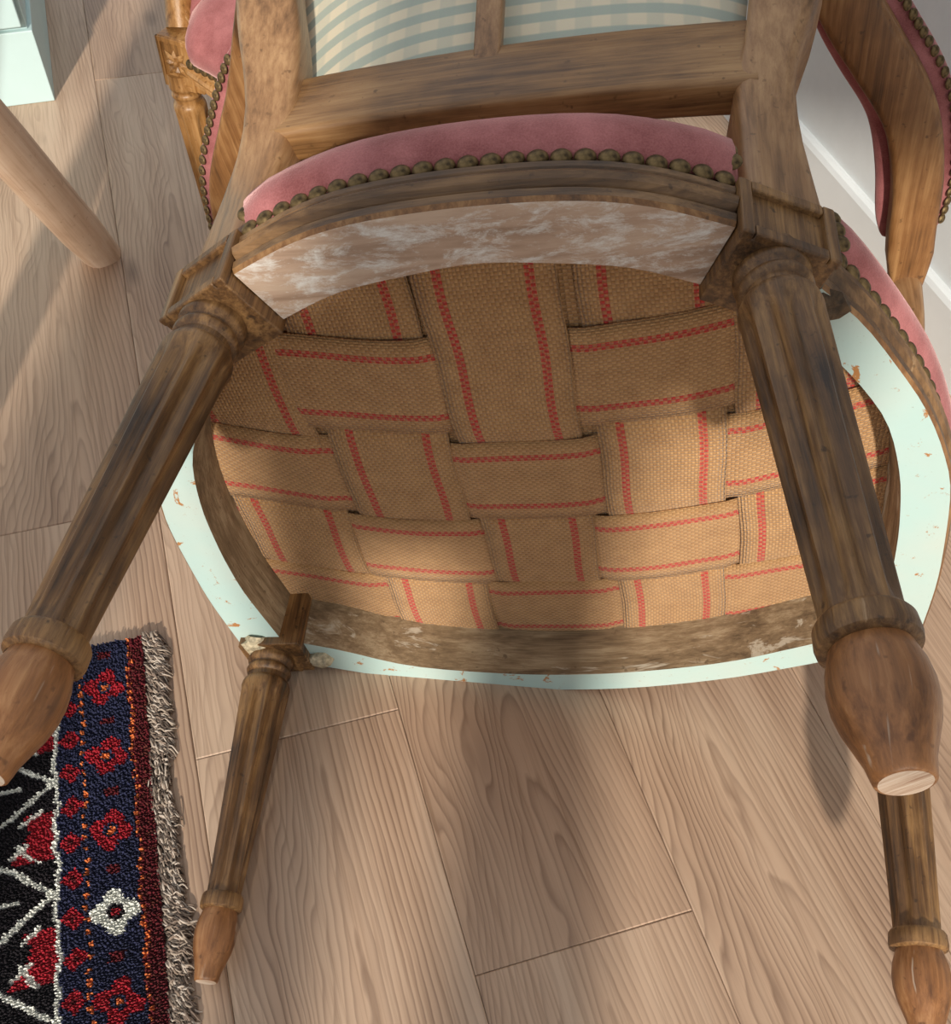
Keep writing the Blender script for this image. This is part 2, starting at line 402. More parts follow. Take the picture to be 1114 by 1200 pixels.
blocker_m = plain('shade_blocker_cloth', srgb(206, 200, 188), 0.9)
for x0, x1, zb in ((-0.115, -0.02, 1.08), (0.12, 0.225, 1.27), (0.225, 1.25, 1.43)):  # unseen panels added, drop heights set to shade upper webbing and chair back
    b = MB(); b.box(at_window(x0), at_window(x1), -0.030, -0.026, zb, 2.12); b.box(at_window(x0), at_window(x1), -0.034, -0.022, zb - .015, zb + .005)
    b.build('shade_blocker', blocker_m, wn)

# ------------------------------------------------------------------ armchair
HALF = [(0.0, .261), (.059, .258), (.101, .249), (.14, .233), (.172, .206), (.197, .180), (.215, .158), (.239, .122), (.262, .083), (.28, .041),
        (.292, 0.0), (.300, -.065), (.304, -.12), (.306, -.18), (.292, -.224), (.25, -.238), (.205, -.248), (.148, -.267), (.07, -.284), (0.0, -.288)]
OUTL = HALF + [(-u, v) for u, v in HALF[-2:0:-1]]
def normals2(pts, closed=True):
    n = len(pts); out = []
    for i in range(n):
        a = pts[i - 1] if (closed or i) else pts[0]; b = pts[(i + 1) % n] if (closed or i < n - 1) else pts[-1]
        t = (b - a).normalized(); out.append(Vector((-t[1], t[0])))
    return out

def rail(parent, outer, inner, mats, n=26, name='seat_rail', edge_wear=True):
    """outer / inner outlines on the underside; profile goes round the section"""
    O = catmull([Vector(p) for p in outer], n); I = catmull([Vector(p) for p in inner], n)
    N = normals2(O, False)
    cx = sum((o - i).dot(nn) for o, i, nn in zip(O, I, N))
    if cx < 0: N = [-x for x in N]
    prof = [(0.0, 0.0), (.0022, -.0024), (.0028, -.0080), (.0004, -.0100), (.0052, -.0126), (.0070, -.0165), (.0052, -.0204), (.0006, -.0226), (.0036, -.0254),
            (.0042, -.0290), (.0010, -.0318), (-.001, -.050)]
    rings = []
    for o, i, nn in zip(O, I, N):
        r = [(i.x, i.y, 0.0)] + [((o + nn * a).x, (o + nn * a).y, w) for a, w in prof] + [(i.x - nn.x * .002, i.y - nn.y * .002, -.056)]
        rings.append(r)
    b = MB(); k = len(prof)
    mi = [0, 3] + [1] * (k - 2) + [2, 2]
    b.rings(rings, mi=mi)
    return b.build(name, list(mats) + [W_ARM], parent, smooth=True, auto=32)

def sstep(a, b, x):
    t = min(max((x - a) / (b - a), 0), 1); return t * t * (3 - 2 * t)

def make_leg(parent, base, end, ts, bs, mats, seed=0):
    L = (Vector(end) - Vector(base)).length; k = L / 0.3117; NA = 90; NF = 9
    M = axis_matrix(base, end, seed * 0.7)
    def ring(z, r, fl=0.0):
        out = []
        for j in range(NA):
            a = 2 * PI * j / NA; g = (0.5 + 0.5 * math.cos(NF * a)) ** 0.75
            rr = r * (1 - 0.20 * fl * g); out.append((rr * math.cos(a), rr * math.sin(a), z * k))
        return out
    neck = [(-.002, .0212), (.0100, .0218), (.0135, .0226), (.0165, .0220), (.0182, .0196), (.0205, .0192), (.0222, .0210), (.0250, .0220), (.0280, .0210), (.0295, .0188), (.0340, .0186), (.0365, .0204), (.0395, .0217)]
    rs = [ring(z, r * ts * (.94 if z < .036 else 1)) for z, r in neck]
    for i in range(27):
        t = i / 26; z = .043 + t * (.2425 - .043)
        r = (.0222 * ts) * (1 - t) + (.0160 * bs) * t
        rs.append(ring(z, r, sstep(.045, .056, z) * (1 - sstep(.231, .2395, z))))
    b = MB(); b.rings(rs); leg = b.build('leg', mats[0], parent, smooth=True, auto=50); leg.matrix_local = M
    b = MB(); b.rings([ring(z, r * bs) for z, r in [(.2405, .0158), (.2412, .0182), (.2432, .0194), (.2500, .0199), (.2530, .0194), (.2545, .0172), (.2550, .0150)]])
    c = b.build('collar', mats[0], leg, smooth=True, auto=40)
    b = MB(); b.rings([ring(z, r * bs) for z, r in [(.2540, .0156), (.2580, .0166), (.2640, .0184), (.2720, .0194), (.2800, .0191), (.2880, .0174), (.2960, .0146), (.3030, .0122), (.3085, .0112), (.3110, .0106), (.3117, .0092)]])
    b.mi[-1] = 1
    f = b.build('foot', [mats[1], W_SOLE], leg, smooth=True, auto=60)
    return leg

def rear_block(parent, s, mat):
    nrm = Vector((0.47 * s, 0.883, 0)); tan = Vector((nrm.y, -nrm.x, 0)) * s
    c = Vector((0.1715 * s, 0.2242, 0))
    M = Matrix((tan, nrm, tan.cross(nrm))).transposed().to_4x4(); M.translation = c
    b = MB(); zz = -1 if tan.cross(nrm).z < 0 else 1
    lo, hi = (-.035, .010) if zz > 0 else (-.010, .035)
    b.box(-.0285, .0285, -.050, -.0035, lo, hi)
    t = .0075
    b.box(-.0295, -.0295 + t, -.0055, .0005, lo, hi); b.box(.0295 - t, .0295, -.0055, .0005, lo, hi)
    b.box(-.0295 + t, .0295 - t, -.0055, .0005, lo, lo + t); b.box(-.0295 + t, .0295 - t, -.0055, .0005, hi - t, hi)
    ob = b.build('corner_block', mat, parent, bevel=0.0012); ob.matrix_local = M
    return ob

def rosette(parent, M, mat):
    b = MB(); n = 16
    for k in range(8):
        a = 2 * PI * k / 8; R = Matrix.Rotation(a, 4, 'Z'); rr = .0175 if k % 2 else .0145
        rr *= 1.22
        pts = [Vector((0.003, -.0012, .001)), Vector((rr * .55, -.0046, .0026)), Vector((rr, 0, .0012)), Vector((rr * .55, .0046, .0026)), Vector((.003, .0012, .001)), Vector((rr * .5, 0, .0046))]
        b.add([R @ p for p in pts], [(0, 1, 5), (1, 2, 5), (2, 3, 5), (3, 4, 5), (4, 0, 5)])
    d = dome(.0038, .0052, 10, 3); b.add(d.v, d.f)
    o = b.build('rosette', mat, parent); o.matrix_local = M
    return o

def front_block(parent, s, mat, carved):
    b = MB(); c = Vector((.2775 * s, -.2065, 0)); h = .0245
    b.box(min(-s * (h + .012), s * (h - .002)), max(-s * (h + .012), s * (h - .002)), -h + .002, h + .004, -.056, .008); t = .006
    ob = b.build('corner_block', mat, parent, bevel=0.001); ob.matrix_local = Matrix.Translation(c)
    for ax, sg in (('y', -1), ('x', s)):
        fb = MB()
        def bar(a0, a1, w0, w1):
            if ax == 'y': fb.box(a0, a1, -h, -h + .004, w0, w1)
            else: fb.box(min(s * h, s * (h - .004)), max(s * h, s * (h - .004)), a0, a1, w0, w1)
        bar(-h, -h + t, -.055, .008); bar(h - t, h, -.055, .008); bar(-h + t, h - t, -.055, -.055 + t); bar(-h + t, h - t, .008 - t, .008)
        fb.build('block_frame', mat, ob, bevel=0.0008)
        if carved:
            nv = Vector((0, -1, 0)) if ax == 'y' else Vector((s, 0, 0))
            x = Vector((0, 0, 1)).cross(nv); M = Matrix((x, nv.cross(x), nv)).transposed().to_4x4(); M.translation = nv * (h - .003) + Vector((0, 0, -.0235))
            rosette(ob, M, mat)
    return ob

def sweep(path, sec, n=28, mirror=1, taper=None, up=Vector((0, 0, 1)), closed_sec=True):
    """sweep a section (list of (side, lift)) along a 3-D path; side is across, lift along `up`"""
    P = catmull([Vector((p[0] * mirror, p[1], p[2])) for p in path], n); rs = []
    for i, p in enumerate(P):
        t = (P[min(i + 1, n - 1)] - P[max(i - 1, 0)]).normalized()
        side = t.cross(up).normalized(); lift = side.cross(t).normalized(); k = taper(i / (n - 1)) if taper else 1
        rs.append([p + side * a * k + lift * c * k for a, c in sec])
    b = MB(); b.rings(rs); return b, P

def rsec(w, h, r=0.3, n=4):
    """rounded rectangle section"""
    out = []; rr = min(w, h) * r
    for cx, cy, a0 in ((w / 2 - rr, h / 2 - rr, 0), (-w / 2 + rr, h / 2 - rr, 90), (-w / 2 + rr, -h / 2 + rr, 180), (w / 2 - rr, -h / 2 + rr, 270)):
        for k in range(n):
            a = math.radians(a0 + 90 * k / (n - 1)); out.append((cx + rr * math.cos(a), cy + rr * math.sin(a)))
    return out

NAIL = [None]
def nail(parent, pos, nrm, r=1.0):
    z = Vector(nrm).normalized(); x = Vector((0.31, 0.2, 0.93)); x = (x - z * x.dot(z)).normalized()
    M = Matrix((x, z.cross(x), z)).transposed().to_4x4() @ Matrix.Scale(r, 4); M.translation = Vector(pos)
    if NAIL[0] is None:
        o = dome(.0063, .0042).build('brass_nail', BRASS, parent, smooth=True); NAIL[0] = o; o.matrix_local = M; return o
    return share(NAIL[0], parent, M)

def make_chair(name, M, mt, webbing=True, carved=False):
    E = empty(name, M)
    # --- rails
    ro = [(-.142, .232), (-.101, .249), (-.059, .258), (0, .261), (.059, .258), (.101, .249), (.142, .232)]
    ri = [(-.124, .196), (-.085, .212), (-.04, .220), (0, .224), (.04, .220), (.085, .212), (.124, .196)]
    rail(E, ro, ri, [mt['rear_under'], mt['railx'], mt['rawx']])
    for s in (1, -1):
        so = [(.190, .186), (.215, .158), (.239, .122), (.262, .083), (.28, .041), (.292, 0.0), (.300, -.065), (.304, -.12), (.304, -.186)]
        si = [(.172, .168), (.196, .140), (.222, .105), (.242, .069), (.256, .021), (.263, -.022), (.267, -.063), (.268, -.109), (.262, -.190)]
        if s < 0: si = [(u - .002, v) for u, v in si]
        rail(E, [(u * s, v) for u, v in so], [(u * s, v) for u, v in si], [mt['under'], mt['raily'], mt['rawy']])
    fo = [(-.258, -.226), (-.205, -.247), (-.148, -.267), (-.07, -.283), (0, -.287), (.07, -.283), (.148, -.267), (.205, -.247), (.258, -.226)]
    fi = [(-.254, -.186), (-.21, -.204), (-.148, -.236), (-.07, -.252), (0, -.257), (.07, -.252), (.148, -.236), (.21, -.210), (.254, -.190)]
    rail(E, fo, fi, [mt['under'], mt['railx'], mt['rawx']])
    for s in (1, -1):
        rear_block(E, s, mt['block']); front_block(E, s, mt['block'], carved)
    # --- legs
    make_leg(E, (.1603, .2040, -.0008), (.1861, .2250, .3094), 1.0, 1.06, (mt['leg'], mt['foot']), 1)
    make_leg(E, (-.1632, .2030, .0010), (-.1800, .2350, .3150), 0.98, 0.97, (mt['leg'], mt['foot']), 2)
    make_leg(E, (-.2767, -.2053, -.0012), (-.2684, -.2012, .3048), 1.02, 0.88, (mt['leg'], mt['foot']), 3)
    make_leg(E, (.2840, -.2150, -.0050), (.2690, -.2150, .3120), 1.0, 1.04, (mt['leg'], mt['foot']), 4)
    # --- seat pad
    N = 120; O = catmull([Vector(p) for p in OUTL], N, True); NN = normals2(O)
    NN = [n if n.dot(o) > 0 else -n for n, o in zip(NN, O)]
    dip = lambda o: .030 * math.exp(-(((abs(o.x) - .170) ** 2 + (o.y - .209) ** 2) / .028 ** 2) ** 2) + .042 * math.exp(-(((abs(o.x) - .285) ** 2 + (o.y + .215) ** 2) / .040 ** 2) ** 2)
    b = MB(); rs = []
    for a, w in ((-.034, -.058), (-.006, -.0505), (-.002, -.0345), (.0045, -.0385), (.0090, -.046), (.0108, -.055), (.0085, -.066), (.001, -.077), (-.018, -.090), (-.05, -.103)):
        rs.append([(o.x + n.x * (a - dip(o)), o.y + n.y * (a - dip(o)), w) for o, n in zip(O, NN)])
    for f, w in ((.62, -.117), (.34, -.121), (.1, -.123), (.005, -.1232)):
        rs.append([(o.x * f, o.y * f, w) for o in O])
    b.rings(rs); pad = b.build('seat_pad', mt['velvet'], E, smooth=True)
    per = sum((O[i] - O[i - 1]).length for i in range(N)); cnt = int(per / .0128)
    ND = catmull([Vector(p) for p in OUTL], cnt, True); NV = normals2(ND)
    for p, n in zip(ND, NV):
        if n.dot(p) < 0: n = -n
        if (abs(p.x) - .168) ** 2 + (p.y - .21) ** 2 < .0275 ** 2: continue
        if p.y < -.17 and abs(p.x) > .25: continue
        nail(pad, (p.x + n.x * .0015, p.y + n.y * .0015, -.0360), (n.x, n.y, -.15))
    for s in (1, -1):
        for (u, v, w) in ((.1425, .2375, -.048), (.1405, .2370, -.058), (.2035, .186, -.036), (.202, .187, -.047), (.2005, .187, -.057)):
            nail(pad, (u * s, v, w), (.3 * s if u > .16 else -.1 * s, .9, .1), 0.95)
    # --- webbing
    if webbing:
        WW = -.050
        b = MB(); cc = [(o.x - n.x * .030, o.y - n.y * .030, WW - .004) for o, n in zip(O, NN)]
        b.add(cc + [(0, 0, WW - .004)], [(i, (i + 1) % N, N) for i in range(N)])
        b.uv = [(p[0], p[1]) for p in b.v]; b.build('hessian_panel', HESSIAN, E)
        VC = [(-.2110, -.012), (-.1085, -.006), (-.0075, 0.0), (.0985, .004), (.1995, .012)]   # centre u, lean
        HC = [.0775, -.0285, -.1265, -.2175]
        VB = [-.170, -.0595, .0455, .152]; HB = [.0245, -.077, -.172]
        def inside(u, v, m=.0):
            best = None
            k = sum(1 for i in range(N) if ((O[i].y > v) != (O[i - 1].y > v)) and (u < (O[i - 1].x - O[i].x) * (v - O[i].y) / (O[i - 1].y - O[i].y) + O[i].x))
            return k % 2 == 1
        def curve(u): return 0.72 * u * u
        def step_val(x, bounds, first, width=.007):
            """+1/-1 pattern that flips at each bound, with soft ramps"""
            v = first
            for bd in bounds: v -= 2 * v_sign(first, bounds, bd) * sstep(bd - width, bd + width, x)
            return v
        def v_sign(first, bounds, bd): return first * (1 if bounds.index(bd) % 2 == 0 else -1)
        AMP = .0013
        def strap(horizontal, idx):
            b = MB(); uv = []; hw = .0468; na, nc = 90, 9; L0, L1 = (-.275, .275) if horizontal else (-.270, .235)
            wav = random.uniform(0, 6)
            for i in range(na):
                a = L0 + (L1 - L0) * i / (na - 1)
                for j in range(nc):
                    c = -hw + 2 * hw * j / (nc - 1); cj = c + .0008 * math.sin(a * 60 + wav)
                    if horizontal:
                        u = a; v = HC[idx] + cj + curve(a)
                        first = 1 if (idx + 1 + 1) % 2 == 1 else -1
                        h = step_val(a, VB, first)
                    else:
                        cu, lean = VC[idx]; v = a; u = cu + cj + lean * (-a / .25)
                        first = 1 if (idx + 1 + 1) % 2 == 0 else -1
                        h = step_val(-a, [-(x + curve(u)) for x in HB], first)
                    edge = (abs(c) / hw) ** 6
                    b.v.append((u, v, WW + AMP * h - .0004 * edge + .0005 * math.sin(a * 45 + c * 30 + wav)))
                    uv.append((a + wav, c))
            for i in range(na - 1):
                for j in range(nc - 1):
                    q = i * nc + j
                    f = (q, q + 1, q + nc + 1, q + nc)
                    uc = sum(b.v[t][0] for t in f) / 4; vc = sum(b.v[t][1] for t in f) / 4
                    if inside(uc / .955, vc / .955): b.f.append(f); b.mi.append(0)
            b.uv = uv
            o = b.build('webbing_strap', JUTE, E, smooth=True)
            md = o.modifiers.new('thick', 'SOLIDIFY'); md.thickness = .0014; md.offset = 0
            return o
        for i in range(4): strap(True, i)
        for i in range(5): strap(False, i)
    # --- back
    for s in (1, -1):
        path = [(.163, .2020, -.0365), (.1625, .2050, -.095), (.1640, .2130, -.140), (.170, .2300, -.195), (.1850, .2640, -.300), (.1960, .2940, -.450), (.1880, .3120, -.590), (.172, .3160, -.640)]
        wd = [(0, 1.34), (.10, .98), (.2, .92), (.32, 1.22), (.45, 1.05), (1, .9)]
        def tp(t, wd=wd):
            for (a, x), (c, y) in zip(wd, wd[1:]):
                if t <= c: return x + (y - x) * (t - a) / (c - a)
            return wd[-1][1]
        sh = (lambda w: .010 * sstep(.12, .2, -w)) if s > 0 else (lambda w: .004 + .011 * sstep(.04, .2, -w))
        path = [(p[0] + s * sh(p[2]), p[1] + .001, p[2]) for p in path]
        P = catmull([Vector((p[0] * s, p[1], p[2])) for p in path], 34); rs = []
        for i, p in enumerate(P):
            k = tp(i / 33); ph = math.radians(28 * (1 - sstep(.02, .22, i / 33)))
            nx, ny = math.sin(ph) * s, math.cos(ph)
            rs.append([(p.x + ny * a * k + nx * c, p.y - nx * a * k + ny * c, p.z) for a, c in rsec(.0385, .042, .22)])
        b = MB(); b.rings(rs); b.build('back_post', mt['post'], E, smooth=True, auto=40)
    b = MB(); rs = []
    for i in range(13):
        u = -.148 + .310 * i / 12; bow = .004 * (1 - (u / .15) ** 2); up = -.002 * (1 - (u / .15) ** 2)
        rs.append([(u, .2235 + bow + a, -.166 + up + c * (1 + .06 * (u / .15))) for a, c in rsec(.024, .066, .18)])
    b.rings(rs); b.build('back_rail', mt['bar'], E, smooth=True, auto=40)
    b = MB(); rs = []
    for i in range(17):
        t = i / 16; ang = PI * t; u = -.172 * math.cos(ang); w = -.635 - .045 * math.sin(ang)
        rs.append([(u + a * math.cos(ang) * -0.0, .316 + a, w + c) for a, c in rsec(.036, .04, .25)])
    b.rings(rs); b.build('crest_rail', mt['bar'], E, smooth=True, auto=40)
    b, _ = sweep([(-.0065, .2330, -.185), (-.006, .252, -.26), (-.005, .2740, -.34), (0, .300, -.48), (0, .316, -.63)], rsec(.0185, .012, .25), 18, up=Vector((0, 1, 0)))
    b.build('back_strut', mt['post'], E, smooth=True, auto=40)
    # cloth on the outside of the back and the pad inside it
    def back_v(w): # depth of frame along the back
        t = (-w - .13) / .5; return .208 + .104 * (t ** 0.85 if t > 0 else 0)
    b = MB(); uv = []; nu, nw = 33, 40
    for j in range(nw):
        w = -.192 - .446 * j / (nw - 1); half = .150 + .03 * sstep(-.18, -.45, w) if False else .150 + .030 * min(max((-w - .19) / .25, 0), 1)
        for i in range(nu):
            f = -1 + 2 * i / (nu - 1); u = f * half + .006
            bul = .018 * (1 - abs(f) ** 4) * sstep(-.185, -.24, w) if False else 0.010 * (1 - abs(f) ** 4) * min(1, max(0, (-w - .17) / .06))
            b.v.append((u, back_v(w) - .018 + bul, w)); uv.append((u, -w + .045 * abs(f) ** 3 * (1 if f < 0 else .35)))
    for j in range(nw - 1):
        for i in range(nu - 1):
            q = j * nu + i; b.f.append((q, q + 1, q + nu + 1, q + nu)); b.mi.append(0)
    b.uv = uv; o = b.build('outside_back', mt['cloth'], E, smooth=True); md = o.modifiers.new('thick', 'SOLIDIFY'); md.thickness = .002
    b = MB(); nu, nw = 21, 24
    for j in range(nw):
        g = -1 + 2 * j / (nw - 1); w = -.41 + g * -.215
        for i in range(nu):
            f = -1 + 2 * i / (nu - 1); u = f * (.145 + .03 * min(max((-w - .19) / .25, 0), 1))
            b.v.append((u, back_v(w) - .026 - .030 * (1 - abs(f) ** 4) * (1 - abs(g) ** 4), w))
    for j in range(nw - 1):
        for i in range(nu - 1):
            q = j * nu + i; b.f.append((q, q + 1, q + nu + 1, q + nu)); b.mi.append(0)
    o = b.build('inside_back_pad', mt['velvet'], E, smooth=True); md = o.modifiers.new('thick', 'SOLIDIFY'); md.thickness = .004
    # --- arms
    for s in (1, -1):
        path = [(.186, .268, -.335), (.216, .214, -.337), (.248, .154, -.338), (.268, .123, -.338), (.301, .068, -.338), (.3165, .008, -.338), (.3205, -.045, -.338), (.3240, -.088, -.336), (.3225, -.112, -.328)]
        inn = 0 if s > 0 else .014
        path = [(p[0] - inn, p[1], p[2]) for p in path]
        b, P = sweep(path, rsec(.042, .026, .22), 40, s, lambda t: 1.06 - .12 * t if t < .9 else .95 - 3.2 * (t - .9))
        arm = b.build('armrest', mt['arm'], E, smooth=True, auto=40)
        pp = [(p[0] + .002 - inn, p[1], -.356) for p in [(.232, .180, 0), (.250, .150, 0), (.270, .119, 0), (.301, .068, 0), (.3165, .008, 0), (.3205, -.045, 0), (.3220, -.070, 0)]]
        def ptap(t): return max(0.12, (1 - abs(2 * t - 1) ** 5)) ** 0.6
        Pp = catmull([Vector((p[0] * s, p[1], p[2])) for p in pp], 30); rs = []; edge = []
        for i, p in enumerate(Pp):
            t = (Pp[min(i + 1, 29)] - Pp[max(i - 1, 0)]).normalized(); sd_ = t.cross(Vector((0, 0, 1))).normalized(); k = ptap(i / 29)
            sec = [(-.026, .007), (.026, .007), (.033, .001), (.034, -.008), (.026, -.019), (.012, -.025), (-.012, -.025), (-.026, -.019), (-.034, -.008), (-.033, .001)]
            rs.append([p + sd_ * a * (0.55 + .45 * k) + Vector((0, 0, c * k)) for a, c in sec]); edge.append((p, sd_, k))
        b = MB(); b.rings(rs); ap = b.build('arm_pad', mt['velvet'], arm, smooth=True, subsurf=1)
        for p, sd_, k in edge[2:-2]:
            for q in (-s,):
                nail(ap, p + sd_ * q * (.0300 * (.55 + .45 * k)) + Vector((0, 0, .0045)), sd_ * q + Vector((0, 0, .9)), .72)
        sp = [(p[0] - inn * (1 - k / 4), p[1], p[2]) for k, p in enumerate([(.323, -.106, -.326), (.319, -.108, -.270), (.309, -.132, -.190), (.296, -.172, -.115), (.284, -.198, -.055)])]
        b, _ = sweep(sp, rsec(.030, .030, .42), 24, s, lambda t: 1.0 - .25 * math.sin(PI * t) + .22 * t, up=Vector((0, 1, 0)))
        b.build('arm_support', mt['post'], E, smooth=True, auto=50)
    return E

MT1 = dict(rear_under=WASH, under=MINT, railx=W_RAIL, raily=W_RAILY, rawx=W_RAW, rawy=W_RAWY, block=W_LEG, leg=W_LEG, foot=W_FOOT, velvet=VELVET, post=W_BACK, bar=W_BAR, arm=W_ARM, cloth=GINGHAM)
MT2 = dict(MT1); MT2.update(railx=W_GOLD, raily=W_GOLD, block=W_GOLD, leg=W_GOLD, foot=W_GOLD, post=W_GOLD, bar=W_GOLD, arm=W_GOLD)
CH = Matrix(((0.9786, -0.19619, -0.06201), (-0.07058, -0.03702, -0.99682), (0.19327, 0.97987, -0.05008))).to_4x4(); CH.translation = (0.0378, 0.4901, 0.283)
chair = make_chair('armchair', CH, MT1)
tag(chair, 'brown armchair tipped forward showing its jute webbed underside and four fluted legs', 'armchair')

# lumps of old glue and filler at the joints of the tipped chair
def lump(parent, name, pos, size, mat, seed, sub=2):
    random.seed(seed); bm = bmesh.new(); bmesh.ops.create_icosphere(bm, subdivisions=sub, radius=1)
    for v in bm.verts:
        k = 0.75 + 0.5 * random.random(); v.co = Vector((v.co.x * size[0] * k, v.co.y * size[1] * k, v.co.z * size[2] * k))
    me = bpy.data.meshes.new(name); bm.to_mesh(me); bm.free(); me.materials.append(mat)
    o = bpy.data.objects.new(name, me); COL.objects.link(o); o.parent = parent; o.location = pos
    return o
lump(chair, 'glue_residue', (.193, .170, -.002), (.013, .012, .007), GLUE, 3)
lump(chair, 'glue_residue', (-.193, .170, -.004), (.011, .012, .006), GLUE, 4)
lump(chair, 'filler_lump', (-.286, -.186, .004), (.013, .013, .007), PUTTY, 5)
lump(chair, 'filler_lump', (-.234, -.217, .001), (.013, .010, .008), PUTTY, 6)

TH = math.radians(25); SC = 0.86
u2 = Vector((-math.cos(TH), math.sin(TH), 0)); v2 = Vector((math.sin(TH), math.cos(TH), 0)); w2 = Vector((0, 0, -1))
C2 = Matrix((u2, v2, w2)).transposed().to_4x4() @ Matrix.Scale(SC, 4)
bl = Vector((-.339, 1.131, 0)); off = u2 * (.2775 * SC) + v2 * (-.2065 * SC)
C2.translation = Vector((bl.x - off.x, bl.y - off.y, 0.3095 * SC))
chair2 = make_chair('armchair', C2, MT2, webbing=False, carved=True)
tag(chair2, 'golden wood armchair with pink velvet and carved rosette standing upright behind', 'armchair')

# ------------------------------------------------------------------ white cabinet
cabM = FM.copy(); cabM.translation = Vector((-.689, 1.548, 0))
cab = empty('cabinet', cabM)     # local x along the planks (away), local y to the left
b = MB(); b.box(0, .42, 0, .80, 0, .108); b.build('plinth', CABW, cab, bevel=.0015)
b = MB(); b.box(.006, .42, .006, .794, .108, .74); b.build('body', CABW, cab, bevel=.002)
b = MB(); b.box(-.012, .43, -.010, .81, .74, .765); b.build('top', CABW, cab, bevel=.003)
for y0 in (.012, .403):
    d = MB(); d.box(-.010, .006, y0, y0 + .385, .118, .73); dr = d.build('door', CABW, cab, bevel=.002)
    k = dome(.012, .016, 14, 5).build('knob', BRASS, dr, smooth=True)
    k.matrix_local = Matrix.Translation((-.010, y0 + (.35 if y0 < .1 else .035), .46)) @ Matrix.Rotation(-PI / 2, 4, 'Y')
tag(cab, 'white painted cabinet with a plinth standing on the floor in sunlight', 'cabinet')

# ------------------------------------------------------------------ rustic stool (one leg reaches into view)
sc0 = Vector((-.64, .80, 0))
st = empty('stool', Matrix.Translation(sc0))
for fx, fy, tx, ty in ((-.520, 1.158, -.622, .842), (-.95, .85, -.70, .81), (-.60, .62, -.63, .76)):
    a = Vector((fx, fy, 0)) - sc0; c = Vector((tx, ty, .735)) - sc0
    M = axis_matrix(a, c); L = (c - a).length; rs = []; N = 18
    for i in range(15):
        t = i / 14; r = .0275 + .0045 * min(1, t * 1.7)
        ring = []
        for j in range(N):
            an = 2 * PI * j / N; f = 1 + .035 * math.cos(5 * an + 1.3) + .012 * math.sin(27 * t + an)
            p = Vector((r * f * math.cos(an), r * f * math.sin(an), t * L))
            if i == 0:   # foot cut level with the floor
                p = p * 0.9; p.z -= (M @ p).z / M.to_3x3().col[2].z
            ring.append(p)
        rs.append(ring)
    b = MB(); b.rings(rs); lg = b.build('leg', W_STOOL, st, smooth=True, auto=50); lg.matrix_local = M
b = MB(); rs = []
for z, r in ((.720, .118), (.725, .130), (.752, .135), (.762, .130), (.765, .112), (.759, .04)):
    rs.append([(r * math.cos(2 * PI * j / 40) * (1 + .015 * math.sin(3 * j / 40 * 2 * PI)), r * math.sin(2 * PI * j / 40), z) for j in range(40)])
b.rings(rs); b.build('seat', W_STOOL, st, smooth=True, auto=50)
tag(st, 'pale rustic wooden stool with a thick slanting leg on the oak floor', 'stool')

# ------------------------------------------------------------------ rug
RC = Vector((-.3305, .5445, 0)); RY = Vector((.27, -.963, 0)).normalized(); RX = Vector((-RY.y, RY.x, 0)) * -1   # RY down the edge, RX to the left
if RX.x > 0: RX = -RX
rug = empty('rug', Matrix((RX, RY, RX.cross(RY))).transposed().to_4x4())
RM = Matrix((RX, RY, RX.cross(RY))).transposed().to_4x4(); RM.translation = RC; rug.matrix_world = RM
zs = 1 if RX.cross(RY).z > 0 else -1
RW, RH = 0.50, 0.90
b = MB(); b.box(0, RW, 0, RH, 0.0005 * zs, .0045 * zs); b.build('backing', plain('rug_backing', srgb(40, 18, 22), 0.95, 300, .2), rug)
cD = dict(blk=srgb(26, 18, 26), nav=srgb(40, 44, 76), red=srgb(168, 25, 43), dred=srgb(98, 14, 26), org=srgb(226, 124, 66), wht=srgb(236, 236, 228), brn=srgb(96, 40, 32))
def flower(dx, dy, R, rot=0):
    r = math.hypot(dx, dy); a = math.atan2(dy, dx)
    return r < R * (0.62 + 0.38 * abs(math.cos(4 * a / 2 + rot)))
def seg(px, py, ax, ay, bx, by):
    vx, vy = bx - ax, by - ay; t = max(0, min(1, ((px - ax) * vx + (py - ay) * vy) / (vx * vx + vy * vy))); return math.hypot(px - ax - vx * t, py - ay - vy * t)
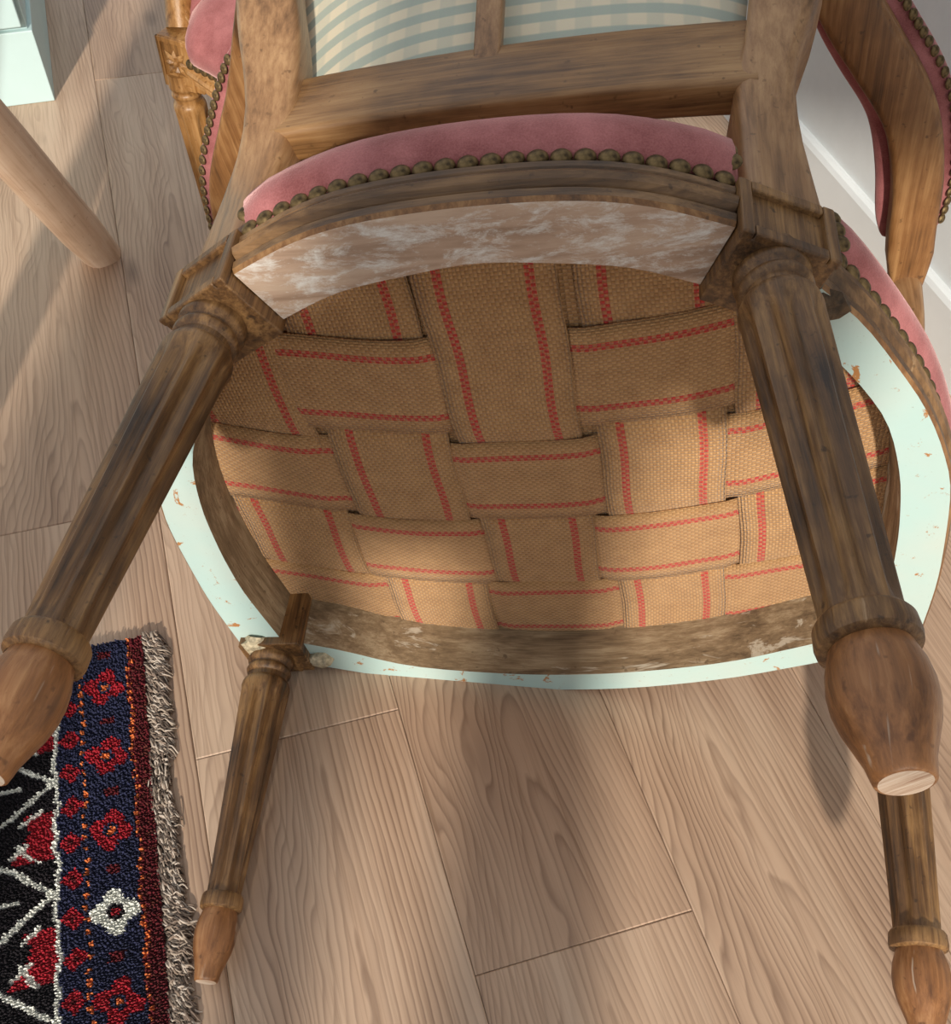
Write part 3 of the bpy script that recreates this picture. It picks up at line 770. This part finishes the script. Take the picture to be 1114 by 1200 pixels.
def rugcol(r, t):
    r = min(r, RW - r); t = min(t, RH - t)
    wob = .0012 * math.sin(t * 90) + .0008 * math.sin(t * 230 + 1)
    r += wob
    if r < .0130: return cD['dred'] if random.random() < .8 else cD['brn']
    if r < .0165: return cD['org'] if (t / .0085) % 1 < .55 else cD['dred']
    if r < .0580:
        c = r - .0375; k = (t - .052) / .074; n = round(k); dy = (k - n) * .074
        if n == 3:
            if flower(c, dy, .0205) : return cD['red'] if math.hypot(c, dy) < .004 else (cD['blk'] if math.hypot(c, dy) < .007 else cD['wht'])
        elif flower(c, dy, .0195, 0.6):
            rr = math.hypot(c, dy)
            if rr < .0035: return cD['org']
            if rr < .0065: return cD['nav']
            return cD['red']
        if abs(abs(dy) - .037) < .004 and abs(c) < .006: return cD['dred']
        return cD['nav']
    if r < .0615: return cD['org'] if (t / .0105) % 1 < .5 else cD['nav']
    if r < .0820:
        k = t / .034; dy = (k - round(k)) * .034; c = r - .0715
        if abs(c) + abs(dy) < .0105: return cD['red'] if abs(c) + abs(dy) > .0035 else cD['dred']
        return cD['nav']
    if r < .0865: return cD['wht'] if t > .075 else cD['blk']
    if t < .075: return cD['red'] if math.sin(r * 300) * math.sin(t * 200) > .3 else cD['blk']
    if t < .080: return cD['wht']
    q = (t - .08) % .105; x = (r - .0865) % .0925
    if min(seg(x, q, .0, .062, .045, .028), seg(x, q, .0, .062, .05, .098), seg(x, q, .045, .028, .085, .062), seg(x, q, .05, .098, .085, .062)) < .0026: return cD['wht']
    if min(seg(x, q, .014, .030, .030, .012), seg(x, q, .022, .012, .034, .022), seg(x, q, .012, .088, .026, .098), seg(x, q, .03, .062, .052, .062)) < .0024: return cD['wht']
    if x > .0885: return cD['wht']
    if x < .018 + .022 * abs(math.sin(q * 30)) and (q < .030 or q > .09): return cD['red']
    if seg(x, q, .06, .045, .07, .085) < .011: return cD['red']
    return cD['blk']
random.seed(11)
b = MB(); b.col = []; cell = .00215
rows, cols = int(RH / cell), int(RW / cell)
for i in range(rows):
    for j in range(cols):
        t = (i + .5) * cell; r = (j + .5) * cell
        c = rugcol(r, t); g = random.uniform(.72, 1.12); c = (c[0] * g, c[1] * g, c[2] * g, 1)
        h = random.uniform(.0085, .0112); dx, dy = random.uniform(-.0013, .0013), random.uniform(-.0002, .0020); e = cell * .62; k = len(b.v)
        x0, y0 = r + random.uniform(-.0003, .0003), t
        b.v += [(x0 - e, y0 - e, .004 * zs), (x0 + e, y0 - e, .004 * zs), (x0 + e, y0 + e, .004 * zs), (x0 - e, y0 + e, .004 * zs),
                (x0 + dx - e * .45, y0 + dy, h * zs), (x0 + dx + e * .45, y0 + dy + e * .2, h * zs)]
        b.col += [c] * 6
        b.f += [(k, k + 1, k + 5, k + 4), (k + 1, k + 2, k + 5), (k + 2, k + 3, k + 4, k + 5), (k + 3, k, k + 4)]; b.mi += [0] * 4
pile = b.build('pile', PILE, rug); pile['kind'] = 'stuff'
# shaggy grey-beige selvedge along the edge
random.seed(5); b = MB(); b.col = []
yarn = [srgb(166, 150, 134), srgb(134, 116, 102), srgb(188, 174, 160), srgb(100, 86, 76)]
for i in range(3400):
    t = random.uniform(-.004, RH); bulge = .004 * math.sin(t * 26) + .003 * math.sin(t * 71)
    x0 = random.uniform(-.014, .002); ln = random.uniform(.008, .015); a = random.uniform(.35, 1.35); r = random.uniform(.0006, .0010)
    dx, dy = -math.cos(a), math.sin(a); z0 = random.uniform(.001, .006); hh = random.uniform(.003, .008); c = random.choice(yarn); k = len(b.v); NS = 6
    P = []
    for s in range(NS):
        f = s / (NS - 1); P.append(Vector((x0 + dx * ln * f * .75 - bulge * f, t + dy * ln * f + .002 * math.sin(f * 5 + i), (z0 * (1 - f) + .0012 * f + hh * math.sin(PI * f) * .8))))
    rs = []
    for s, p in enumerate(P):
        tn = (P[min(s + 1, NS - 1)] - P[max(s - 1, 0)]).normalized(); sd_ = tn.cross(Vector((0, 0, 1))).normalized(); up = sd_.cross(tn)
        rs.append([(q.x, q.y, max(q.z, .0004) * zs) for q in (p + sd_ * r * math.cos(2 * PI * j / 5) + up * r * math.sin(2 * PI * j / 5) for j in range(5))])
    b.rings(rs); b.col += [c] * (len(b.v) - k)
fr = b.build('fringe', YARN, rug, smooth=True); fr['kind'] = 'stuff'
tag(rug, 'red, black and white patterned wool rug with shaggy beige edge', 'rug')
